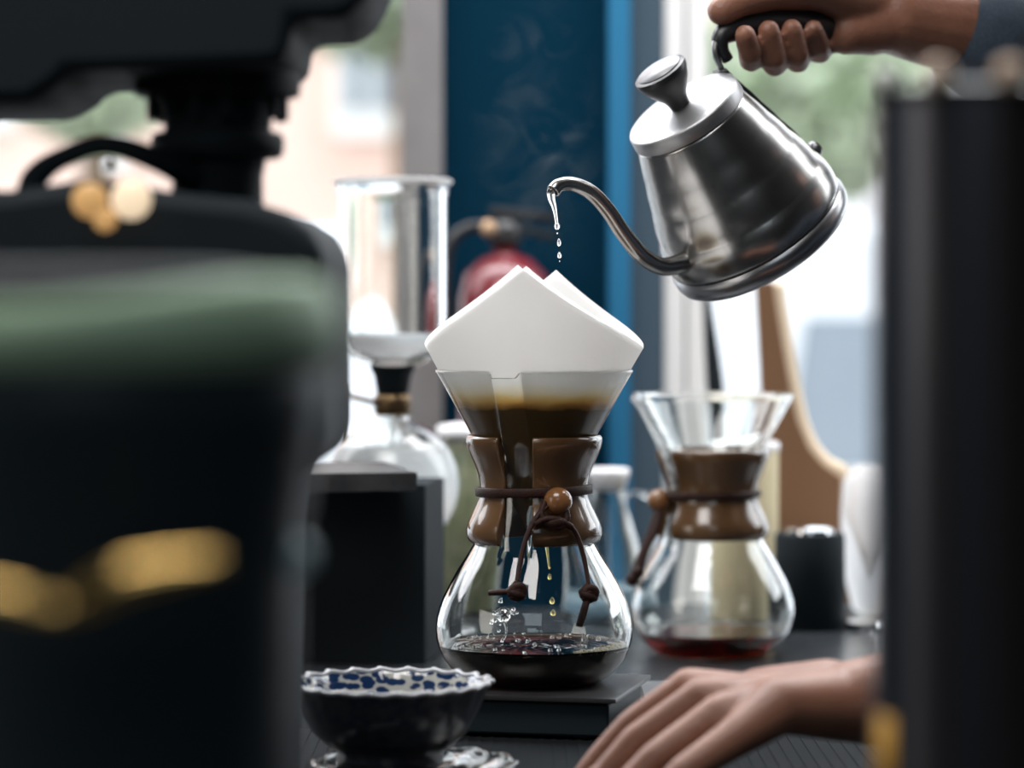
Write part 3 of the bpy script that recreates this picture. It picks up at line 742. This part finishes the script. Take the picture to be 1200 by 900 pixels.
# black box with stone slab
bx = empty('black_box', (P(432, 0, 2.36).x-.006, 2.40, 0), -.13, label='tall matt black box behind the bowl, left of the front coffee maker', cat='box')
bm = bmesh.new(); box(bm, (0, 0, .0715), (.118, .10, .143), bev=.002); link('box_body', bm, M['blackmatt'], bx, True, 30)
bm = bmesh.new(); box(bm, (.0585, 0, .0715), (.0012, .094, .140)); link('side_panel', bm, M['blackmatt'], bx, False, label='grey metal side')
bm = bmesh.new(); box(bm, (0, 0, 0), (.150, .16, .015), bev=.0012)
r_ = random.Random(2)
bmesh.ops.subdivide_edges(bm, edges=[e for e in bm.edges if e.calc_length() > .08], cuts=10, use_grid_fill=True)
for v in bm.verts:
    if v.co.z < 0: v.co += V((mn.noise(v.co*40), mn.noise(v.co*50+V((3, 1, 2))), mn.noise(v.co*70)))*.0016
link('stone_slab', bm, M['marble'], None, False, loc=(P(412, 0, 2.3).x-.036, 2.31, .1510), rz=.20, label='rough black stone slab lying on top of the black box', cat='slab')

# glass jug between the brewers
jy = 2.68; q = jy/F; zj = lambda py: H-(py-HY)*q
jug = empty('glass_jug', (P(713, 0, jy).x, jy, 0), label='small clear glass jug with round handle, blurred between the two coffee makers', cat='jug')
z0 = 0
bm = bmesh.new(); lathe(bm, [(0, 0), (44*q, 0), (48*q, .006), (47*q, .018), (38*q, zj(650)), (28*q, zj(615)), (21*q, zj(592)), (19*q, zj(580)), (22*q, zj(562)), (25*q, zj(552)), (23*q, zj(551)), (17*q, zj(580)), (26*q, zj(615)), (36*q, zj(650)), (45*q, .018), (44*q, .005), (0, .003)], 64); link('jug_body', bm, M['glass'], jug)
bm = bmesh.new(); lathe(bm, [(0, zj(575)), (19*q, zj(575)), (24*q, zj(556)), (25*q, zj(551)), (22*q, zj(549)), (0, zj(549))], 48); link('stopper', bm, M['frost'], jug, label='white stopper')
bm = bmesh.new(); tube(bm, [(18*q, -.004, zj(582)), (38*q, -.004, zj(578)), (55*q, -.004, zj(590)), (57*q, -.004, zj(615)), (52*q, -.004, zj(645)), (38*q, -.004, zj(660))], 3.6*q, 14); link('handle', bm, M['glass'], jug)
bm = bmesh.new(); lathe(bm, [(0, .0028), (43.8*q, .0050), (45.2*q, .018), (40*q, .030), (0, .030)], 48); link('milk', bm, mat('blue_liquid', (.35, .52, .66), .2, trans=.3), jug, label='pale bluish liquid')

# olive jar
jy = 2.78; q = jy/F; zj = lambda py: H-(py-HY)*q
jar = empty('storage_jar', (P(541, 0, jy).x, jy, 0), label='squat jar of olive green contents with pale lid behind the front coffee maker', cat='jar')
bm = bmesh.new(); lathe(bm, [(0, .002), (26*q, .002), (29*q, .008), (29*q, zj(530)), (24*q, zj(522)), (0, zj(522))], 48); link('contents', bm, M['olive'], jar)
bm = bmesh.new(); lathe(bm, [(0, 0), (30*q, 0), (32*q, .005), (32*q, zj(528)), (27*q, zj(518)), (26*q, zj(510)), (24.5*q, zj(510)), (25.5*q, zj(519)), (30.5*q, zj(529)), (30.5*q, .006), (28*q, .0018), (0, .0018)], 64); link('jar_glass', bm, M['glass'], jar)
bm = bmesh.new(); lathe(bm, [(0, zj(512)), (28*q, zj(512)), (29*q, zj(509)), (28*q, zj(499)), (8*q, zj(496)), (0, zj(496))], 48); link('lid', bm, M['frost'], jar, label='white lid')

# cream tin behind second brewer, with kraft band
jy = 2.66; q = jy/F; zj = lambda py: H-(py-HY)*q
tin = empty('cream_canister', (P(872, 0, jy).x, jy, 0), label='cream cylindrical canister standing behind the second coffee maker', cat='canister')
bm = bmesh.new(); lathe(bm, [(0, 0), (39*q, 0), (40*q, .002), (40*q, zj(526)), (0, zj(526))], 64); link('canister_body', bm, M['cream'], tin, True, 40)
bm = bmesh.new(); lathe(bm, [(0, zj(527)), (41*q, zj(527)), (41.5*q, zj(521)), (40*q, zj(518)), (0, zj(517))], 64); link('lid', bm, M['frost'], tin, True, 40, label='pale lid')

# black canister with dish on top
jy = 2.60; q = jy/F; zj = lambda py: H-(py-HY)*q
blk = empty('black_canister', (P(949, 0, jy).x, jy, 0), label='plain black cylindrical canister right of the second coffee maker', cat='canister')
bm = bmesh.new(); lathe(bm, [(0, 0), (40*q, 0), (42*q, .002), (41*q, zj(628)), (39*q, zj(624)), (0, zj(624))], 64); link('canister_body', bm, M['blackmatt'], blk, True, 40)
bm = bmesh.new(); lathe(bm, [(0, zj(624)), (28*q, zj(624)), (27*q, zj(620)), (20*q, zj(617)), (0, zj(616))], 48); link('lid', bm, M['chrome'], blk, True, 40, label='shiny metal lid')
bm = bmesh.new(); lathe(bm, [(0, 0), (.018, 0), (.020, .003), (.018, .006), (0, .006)], 40); link('chrome_disc', bm, M['chrome'], None, True, 40, loc=(P(996, 0, 2.62).x+.012, 2.60, 0), label='small shiny metal disc lying beside the black canister', cat='disc')

# tan board with narrow neck
def board():
    Y = 2.78; s = Y/F
    L_ = [(886, 330), (890, 400), (893, 460), (898, 520), (902, 600), (904, 709)]
    Rr = [(1000, 709), (992, 660), (985, 615), (986, 560), (965, 545), (948, 525), (935, 495), (926, 455), (918, 410), (910, 360), (906, 330)]
    poly = [((x-944)*s, H-(y-HY)*s) for x, y in L_+Rr]
    poly = [(u, max(v, .0005)) for u, v in poly]
    t = empty('wooden_board', (P(944, 0, Y).x, Y, 0), .0, label='tan wooden board with a tall narrow neck and edge painted as lit behind the black canister', cat='board')
    bm = bmesh.new(); prism(bm, poly, .016, lambda u, v, d: V((u, d, v)))
    o = link('board_face', bm, M['tan'], t, True, 30); bevel_mod(o, .001, 2)
    rp = [V(((x-944)*s+.0028, .008, max(H-(y-HY)*s, .006))) for x, y in Rr]
    bm = bmesh.new(); tube(bm, rp, .0085, 14, flat=.55, up=V((0, 1, 0)), sm=4); link('board_edge', bm, M['lit_edge'], t, label='rounded edge with its window light painted pale')
board()
# white rounded vessel at far right
jy = 2.72; q = jy/F; zj = lambda py: H-(py-HY)*q
wv = empty('white_vase', (P(1022, 0, jy).x, jy, 0), label='tall white rounded vase at the right of the wooden board', cat='vase')
bm = bmesh.new(); lathe(bm, [(0, 0), (16*q, 0), (24*q, .006), (36*q, zj(660)), (37*q, zj(600)), (34*q, zj(565)), (24*q, zj(548)), (18*q, zj(545)), (16*q, zj(547)), (20*q, zj(556)), (30*q, zj(600)), (0, zj(680))], 64); link('vase_body', bm, M['milk'], wv)
# black tapered lamp arm
bm = bmesh.new(); Y = 2.95
tube(bm, [P(846, 712, Y), P(843, 520, Y), P(838, 452, Y), P(834, 410, Y), P(829, 360, Y), P(826, 330, Y)], [.0085, .0085, .0090, .0075, .0045, .0042], 14)
tpo = link('black_stand', bm, M['blackmatt'], None, label='slim black tapered stand behind the second coffee maker', cat='stand')
bm = bmesh.new(); lathe(bm, [(0, 0), (.030, 0), (.030, .004), (.009, .008), (0, .008)], 32, Matrix.Translation((P(846, 0, Y).x, Y, -.158))); 
bmesh.ops.translate(bm, vec=(0, 0, 0), verts=bm.verts)
link('stand_base', bm, M['blackmatt'], tpo)

# fire extinguisher on the blue wall
ey = 3.08; q = ey/F; ze = lambda py: H-(py-HY)*q
ex = empty('fire_extinguisher', (P(592, 0, ey).x, ey, 0), label='red fire extinguisher with black hose hanging on the dark blue wall', cat='extinguisher')
bm = bmesh.new(); lathe(bm, [(0, ze(560)), (40*q, ze(560)), (52*q, ze(550)), (54*q, ze(535)), (54*q, ze(350)), (48*q, ze(322)), (30*q, ze(304)), (14*q, ze(298)), (13*q, ze(285)), (0, ze(285))], 64); link('cylinder', bm, M['red'], ex)
bm = bmesh.new(); lathe(bm, [(0, ze(288)), (18*q, ze(288)), (20*q, ze(268)), (14*q, ze(258)), (0, ze(256))], 32); link('valve', bm, M['plate'], ex)
bm = bmesh.new(); box(bm, (22*q, 0, ze(252)), (80*q, .022, 12*q), rot=Matrix.Rotation(.10, 3, 'Y'), bev=.003); link('lever_or_added_bar', bm, M['black'], ex, True, 40)
bm = bmesh.new(); box(bm, (26*q, 0, ze(270)), (70*q, .02, 9*q), rot=Matrix.Rotation(.25, 3, 'Y'), bev=.003); link('carry_handle', bm, M['black'], ex, True, 40)
bm = bmesh.new(); tube(bm, [(-12*q, -.01, ze(270)), (-38*q, -.015, ze(266)), (-62*q, -.02, ze(282)), (-70*q, -.02, ze(320)), (-66*q, -.02, ze(380)), (-60*q, -.02, ze(450))], 7*q, 14); link('hose', bm, M['black'], ex)
bm = bmesh.new(); ball(bm, V((-20*q, -.014, ze(268))), 10*q, 3); link('gauge', bm, M['tan_glint_gauge'], ex)
bm = bmesh.new(); box(bm, (0, .075, ze(330)), (.03, .06, .05)); link('bracket', bm, M['black'], ex, False)

# ------------------------------------------------------------------ espresso machine at upper left
EY = 1.50
em = empty('espresso_machine', (P(150, 0, EY).x, EY, 0), label='large black espresso machine at upper left with overhanging head', cat='coffee machine')
def EP(px, py, d=0, Y=EY): p = P(px, py, Y); return V((p.x-em.location.x, d, p.z))
def epoly(name, pts, d0, depth, m, bev=.004, **k):
    bm = bmesh.new(); prism(bm, pts, depth, lambda u, v, d: EP(u, v, d0+d))
    o = link(name, bm, m, em, True, 40, **k); bevel_mod(o, bev, 3, 30); return o
epoly('head', [(-260, -260), (470, -260), (462, -60), (442, -5), (425, 22), (402, 32), (352, 33), (345, 78), (320, 84), (150, 91), (96, 92), (82, 108), (50, 127), (-260, 130)], -.05, .16, M['blackmatt'], .006)
def ring(px, prof, name, m, d=.03):
    bm = bmesh.new(); s = EY/F; lathe(bm, [(r*s, H-(py-HY)*s) for r, py in prof], 56, Matrix.Translation((P(px, 0, EY).x-em.location.x, d, 0))); return link(name, bm, m, em, True, 40)
ring(248, [(0, 80), (98, 80), (100, 92), (98, 108), (80, 112), (66, 118), (64, 150), (76, 152), (80, 160), (79, 176), (74, 182), (58, 184), (54, 205), (55, 240), (0, 240)], 'group_head', M['blackmatt'])
bm = bmesh.new()
for i in range(14): a = 2*PI*i/14; box(bm, (P(248, 0, EY).x-em.location.x+math.cos(a)*.0350, .03+math.sin(a)*.0350, H-(122-HY)*EY/F), (.004, .006, .014), rz=a, bev=.001, seg=1)
link('knurling', bm, M['blackmatt'], em, True, 40)
bm = bmesh.new(); tube(bm, [EP(38, 240, -.02), EP(48, 212, -.02), EP(75, 190, -.02), EP(130, 172, -.02), EP(190, 190, -.01), EP(235, 215, .02)], [.006, .007, .0055, .0052, .0062, .008], 16); link('lever_arm', bm, M['blackmatt'], em)
bm = bmesh.new(); ball(bm, EP(136, 196, -.03), .0035, 3); link('screw', bm, M['chrome'], em)
for px, py, r, mm in ((130, 241, .0088, 'glinta'), (147, 262, .0060, 'glinta'), (176, 240, .0098, 'glintb')):  # self-lit balls added as blurred specular highlights on the machine
    bm = bmesh.new(); ball(bm, EP(px, py, -.075), r, 3, (1, .5, 1)); link('highlight_spot', bm, M[mm], em, label='glowing amber spot standing in for a specular highlight' if mm == 'glinta' else 'glowing warm white spot standing in for a specular highlight')
epoly('machine_body', [(-260, 226), (30, 228), (120, 215), (240, 232), (300, 238), (345, 252), (372, 270), (390, 296), (391, 505), (383, 540), (345, 556), (336, 640), (330, 860), (326, 1010), (-260, 1010)], -.06, .22, M['blackmatt'], .010)
epoly('drip_tray', [(-260, 1010), (330, 1010), (330, 1012.5), (-260, 1012.5)], -.08, .24, M['steel_dark'], .0003)
epoly('back_panel', [(-260, 91), (-60, 91), (-60, 240), (-260, 240)], .02, .08, M['blackmatt'])

# near grinder with green band, lower left
GY = .84; q = GY/F; gc = P(70, 0, GY)
gr = empty('coffee_grinder', (gc.x, GY+.085, 0), label='big glossy black grinder with a sage green band, very near at lower left', cat='grinder')
gz = lambda py: H-(py-HY)*GY/F
R0 = 292*q
def gband(r, z, a):
    w_ = .0035*math.sin(a*3+1.0)
    return r, z+w_
bm = bmesh.new(); lathe(bm, [(0, 0), (R0*.86, 0), (R0*.86, gz(1040)), (R0*.85, gz(900)), (R0*.86, gz(700)), (R0*.96, gz(520)), (R0*1.03, gz(434)), (R0*1.0, gz(430)), (0, gz(430))], 96); link('grinder_body', bm, M['blackgloss'], gr)
bm = bmesh.new(); lathe(bm, [(R0*.9, gz(436)), (R0*1.035, gz(436)), (R0*1.045, gz(400)), (R0*1.03, gz(352)), (R0*.96, gz(338)), (R0*.9, gz(338))], 96, closed=True, fn=lambda r, z, a: (r, z+(.0042*math.sin(a*2+2.4) if z > gz(380) else 0))); link('green_band', bm, M['sage'], gr, label='sage green band')
bm = bmesh.new(); lathe(bm, [(0, gz(345)), (R0*.93, gz(345)), (R0*.90, gz(325)), (R0*.6, gz(312)), (0, gz(308))], 96); link('top_cover', bm, M['blackmatt'], gr)
bm = bmesh.new()
lp = []
for px, py in ((-40, 690), (20, 700), (70, 712), (110, 695), (150, 676), (200, 664), (255, 655)):
    p = P(px, py, GY-.030); lp.append(V((p.x-gc.x, -.085-.030, p.z)))
tube(bm, lp, [.0022, .0030, .0020, .0040, .0045, .0035, .0018], 14); link('lever_or_added_bar', bm, M['brass'], gr, label='curved brass bar added as golden reflections')  # brass bar added to give golden reflections on the black body
bm = bmesh.new(); ball(bm, V((R0*.86+.001, -.01, P(345, 650, .92).z)), .0052, 3); link('glint_button', bm, M['teal'], gr, label='small side button coloured as a blurred teal glint')  # diffuse ball, the blurred glint is painted as its colour

# dark steel canister, near right
CY = 1.08; q = CY/F; cx_ = P(1160, 0, CY)
dc = empty('steel_airpot', (cx_.x, CY+.02, 0), label='tall dark steel airpot very near at the right edge', cat='flask')
zc = lambda py: H-(py-HY)*CY/F
Rc = 130*q
bm = bmesh.new(); lathe(bm, [(0, 0), (Rc, 0), (Rc, zc(140)), (Rc*.99, zc(118)), (0, zc(118))], 96); link('airpot_body', bm, M['towel'], dc, True, 40)
bm = bmesh.new(); lathe(bm, [(0, zc(119)), (Rc*1.0, zc(119)), (Rc*1.02, zc(114)), (Rc*1.01, zc(104)), (Rc*.9, zc(100)), (0, zc(98))], 96); link('lid', bm, M['black'], dc, True, 40)
for px, m_ in ((1040, 'glint_white'), (1092, 'tan_glint_gauge'), (1172, 'tan_glint_gauge')):  # balls added round the lid as blurred specular points
    bm = bmesh.new(); a = math.asin((px-1160)/132); ball(bm, V((math.sin(a)*Rc*1.02, -math.cos(a)*Rc*1.02, zc(92))), .0056, 3); link('lid_glint', bm, M[m_], dc)
bm = bmesh.new(); a0 = math.asin((1036-1160)/130)
lathe(bm, [(Rc*1.004, zc(960)), (Rc*1.012, zc(960)), (Rc*1.012, zc(840)), (Rc*1.004, zc(840))], 12, closed=True, a0=-PI/2+a0-.1, a1=-PI/2+a0+.22); link('label_strip', bm, M['ochre'], dc, label='ochre label strip')

# ------------------------------------------------------------------ the person
pers = empty('person', (.62, 2.05, FZ), label='person in dark denim shirt pouring with one hand, other hand resting on the counter', cat='person')
bm = bmesh.new()
def W(px, py, Y): return P(px, py, Y)
def chain(pts):
    for (a, ra), (b, rb) in zip(pts, pts[1:]): capsule(bm, a, b, ra, rb)
HYr = 2.145
# right arm (far): shoulder - elbow - wrist
shR = V((.66, 2.22, .36)); elR = W(1290, 84, 2.30)
def hy(px): return on_plane(px, 30, Kb, pn).y+.001
def G(px, py, d=0): return P(px, py, hy(px)+d)
wrR = G(1052, 18, -.012)
chain([(shR, .050), (elR, .046), (W(1150, 34, 2.22), .040), (wrR, .0305)])
kn = [G(922, -12, .034), G(948, -8, .040), G(974, -2, .038), G(1000, 6, .030)]
for i, k_ in enumerate(kn): chain([(wrR, .026), (G(1026, 16, .006), .021), (k_, .0130)])
chain([(wrR, .028), (G(1022, 30, -.008), .0225), (G(992, 38, -.008), .0165)])
for i, (mx, bx_, tx, ty, by_) in enumerate(((884, 880, 873, 41, 70), (911, 908, 901, 36, 75), (938, 935, 928, 34, 72), (964, 961, 953, 34, 62))):
    r = (.0092, .0096, .0092, .0084)[i]
    chain([(kn[i], .0118), (G(mx+14, 22, .036), r*1.05), (G(mx, 52, .026), r), (G(bx_, by_, .000), r*.98), (G(bx_-1, by_-9, -.014), r*.97), (G(tx, ty, -.0235), r*.84)])
chain([(G(1018, 4, -.006), .022), (G(958, -14, -.014), .0170), (G(905, -8, -.012), .0128), (G(868, 1, -.008), .0116), (G(846, 13, -.004), .0108)])
# left arm (near)
LY = 1.68
shL = V((.66, 1.86, .33)); elL = V((.47, 1.73, .055)); wrL = W(1005, 822, LY+.01)
chain([(shL, .050), (elL, .042), (W(1090, 818, LY+.02), .034), (wrL, .0245)])
kn2 = [W(808, 806, LY+.035), W(822, 818, LY+.012), W(842, 838, LY-.012), W(868, 860, LY-.034)]
for k_ in kn2: chain([(W(990, 826, LY+.005), .0215), (W(915, 826, (k_.y+LY)/2), .0165), (k_, .0122)])
tips = [(W(742, 850, LY+.040), W(706, 888, LY+.040), W(684, 918, LY+.038)), (W(748, 868, LY+.010), W(706, 915, LY+.008), W(684, 950, LY+.004)),
        (W(768, 890, LY-.022), W(724, 935, LY-.026), W(704, 962, LY-.030)), (W(800, 905, LY-.048), W(768, 940, LY-.052), W(752, 965, LY-.054))]
for i, (k_, t3) in enumerate(zip(kn2, tips)):
    r = (.0100, .0104, .0100, .0090)[i]
    t3 = [V((p.x, p.y, max(p.z, .0095))) for p in t3]
    chain([(k_, .0118), (t3[0], r), (t3[1], r*.92), (t3[2], r*.8)])
chain([(W(970, 812, LY+.02), .020), (W(890, 815, LY+.040), .0165), (W(825, 836, LY+.066), .0118), (W(776, 868, LY+.078), .0100)])
# torso, neck and head, all out of the frame
chain([(shR, .055), (V((.74, 2.04, .30)), .11), (shL, .055)])
chain([(V((.76, 2.04, .30)), .13), (V((.80, 2.04, .0)), .125), (V((.82, 2.04, -.14)), .14)])
chain([(V((.75, 2.04, .36)), .06), (V((.73, 2.04, .47)), .052)])
ball(bm, V((.71, 2.04, .575)), .098, 3, (.98, .78, 1.18)); chain([(V((.62, 2.04, .568)), .012), (V((.60, 2.04, .545)), .014)])
ball(bm, V((.655, 2.04, .50)), .045, 3, (1, .9, .8))
for s_ in (-1, 1):
    ball(bm, V((.72, 2.04+s_*.079, .565)), .028, 3, (.6, .35, 1)); chain([(V((.628, 2.04+s_*.018, .522)), .006), (V((.625, 2.04, .520)), .008)])
    chain([(V((.82, 2.04+s_*.09, -.14)), .10), (V((.82, 2.04+s_*.10, -.45)), .065), (V((.83, 2.04+s_*.10, -.83)), .045)]); chain([(V((.83, 2.04+s_*.10, -.86)), .038), (V((.66, 2.04+s_*.11, -.87)), .028)])
bmesh.ops.translate(bm, vec=-V(pers.location), verts=bm.verts)
body_o = link('body', bm, M['skin'], pers)
rm = body_o.modifiers.new('remesh', 'REMESH'); rm.mode = 'VOXEL'; rm.voxel_size = .0023; rm.use_smooth_shade = True
sm_ = body_o.modifiers.new('smooth', 'SMOOTH'); sm_.factor = .5; sm_.iterations = 6
# shirt, trousers, hair
bm = bmesh.new()
chain([(V((.675, 2.215, .375)), .068), (elR+V((0, 0, 0)), .058), (W(1165, 44, 2.22), .053)])
chain([(V((.675, 1.865, .335)), .068), (elL+V((.02, 0, .02)), .058), (V((.40, 1.725, .052)), .050)])
chain([(V((.675, 2.215, .355)), .072), (V((.75, 2.04, .31)), .125), (V((.675, 1.865, .335)), .072)])
chain([(V((.76, 2.04, .30)), .150), (V((.80, 2.04, .0)), .150), (V((.82, 2.04, -.16)), .165)])
bmesh.ops.translate(bm, vec=-V(pers.location), verts=bm.verts)
so = link('shirt', bm, M['denim'], pers, label='dark denim shirt with long sleeves'); rm = so.modifiers.new('remesh', 'REMESH'); rm.mode = 'VOXEL'; rm.voxel_size = .007; rm.use_smooth_shade = True
sm_ = so.modifiers.new('smooth', 'SMOOTH'); sm_.factor = .5; sm_.iterations = 6
bm = bmesh.new()
chain([(V((.82, 2.04, -.15)), .16), (V((.82, 2.04, -.20)), .155)])
for s_ in (-1, 1): chain([(V((.82, 2.04+s_*.09, -.18)), .118), (V((.82, 2.04+s_*.10, -.45)), .085), (V((.83, 2.04+s_*.10, -.80)), .066)])
bmesh.ops.translate(bm, vec=-V(pers.location), verts=bm.verts)
so = link('trousers', bm, M['blackmatt'], pers); rm = so.modifiers.new('remesh', 'REMESH'); rm.mode = 'VOXEL'; rm.voxel_size = .01; rm.use_smooth_shade = True
bm = bmesh.new(); ball(bm, V((.735, 2.04, .612)), .100, 4, (.98, .84, 1.0)); bmesh.ops.translate(bm, vec=-V(pers.location), verts=bm.verts); link('hair', bm, M['hair'], pers)

# ------------------------------------------------------------------ steam
def steam(name, label, c, size, dens):
    bm = bmesh.new(); ball(bm, V((0, 0, 0)), 1, 3); bmesh.ops.scale(bm, vec=size, verts=bm.verts)
    m = bpy.data.materials.new('steam'); m.use_nodes = True; nt = m.node_tree; nt.nodes.clear()
    tc = nt.nodes.new('ShaderNodeTexCoord'); n = nt.nodes.new('ShaderNodeTexNoise'); n.inputs['Scale'].default_value = 22; n.inputs['Detail'].default_value = 3; n.inputs['Distortion'].default_value = 2.2
    nt.links.new(tc.outputs['Object'], n.inputs[0])
    r = nt.nodes.new('ShaderNodeMapRange'); r.inputs[1].default_value = .50; r.inputs[2].default_value = .72; r.inputs[4].default_value = dens; nt.links.new(n.outputs[0], r.inputs[0])
    mp = nt.nodes.new('ShaderNodeMapping'); mp.inputs['Scale'].default_value = tuple(1/s for s in size); nt.links.new(tc.outputs['Object'], mp.inputs[0])
    ln = nt.nodes.new('ShaderNodeVectorMath'); ln.operation = 'LENGTH'; nt.links.new(mp.outputs[0], ln.inputs[0])
    fr = nt.nodes.new('ShaderNodeMapRange'); fr.inputs[1].default_value = 1; fr.inputs[2].default_value = .35; nt.links.new(ln.outputs['Value'], fr.inputs[0])
    mu = nt.nodes.new('ShaderNodeMath'); mu.operation = 'MULTIPLY'; nt.links.new(r.outputs[0], mu.inputs[0]); nt.links.new(fr.outputs[0], mu.inputs[1])
    vs = nt.nodes.new('ShaderNodeVolumeScatter'); vs.inputs[0].default_value = (1, 1, 1, 1); nt.links.new(mu.outputs[0], vs.inputs['Density'])
    vs.inputs['Anisotropy'].default_value = .3
    o = nt.nodes.new('ShaderNodeOutputMaterial'); nt.links.new(vs.outputs[0], o.inputs['Volume'])
    link(name, bm, m, None, loc=c, label=label, cat='steam', kind='stuff')
steam('steam', 'faint wisp of steam rising above the paper filter before the blue wall', P(630, 170, 2.02), (.05, .03, .125), 1.3)
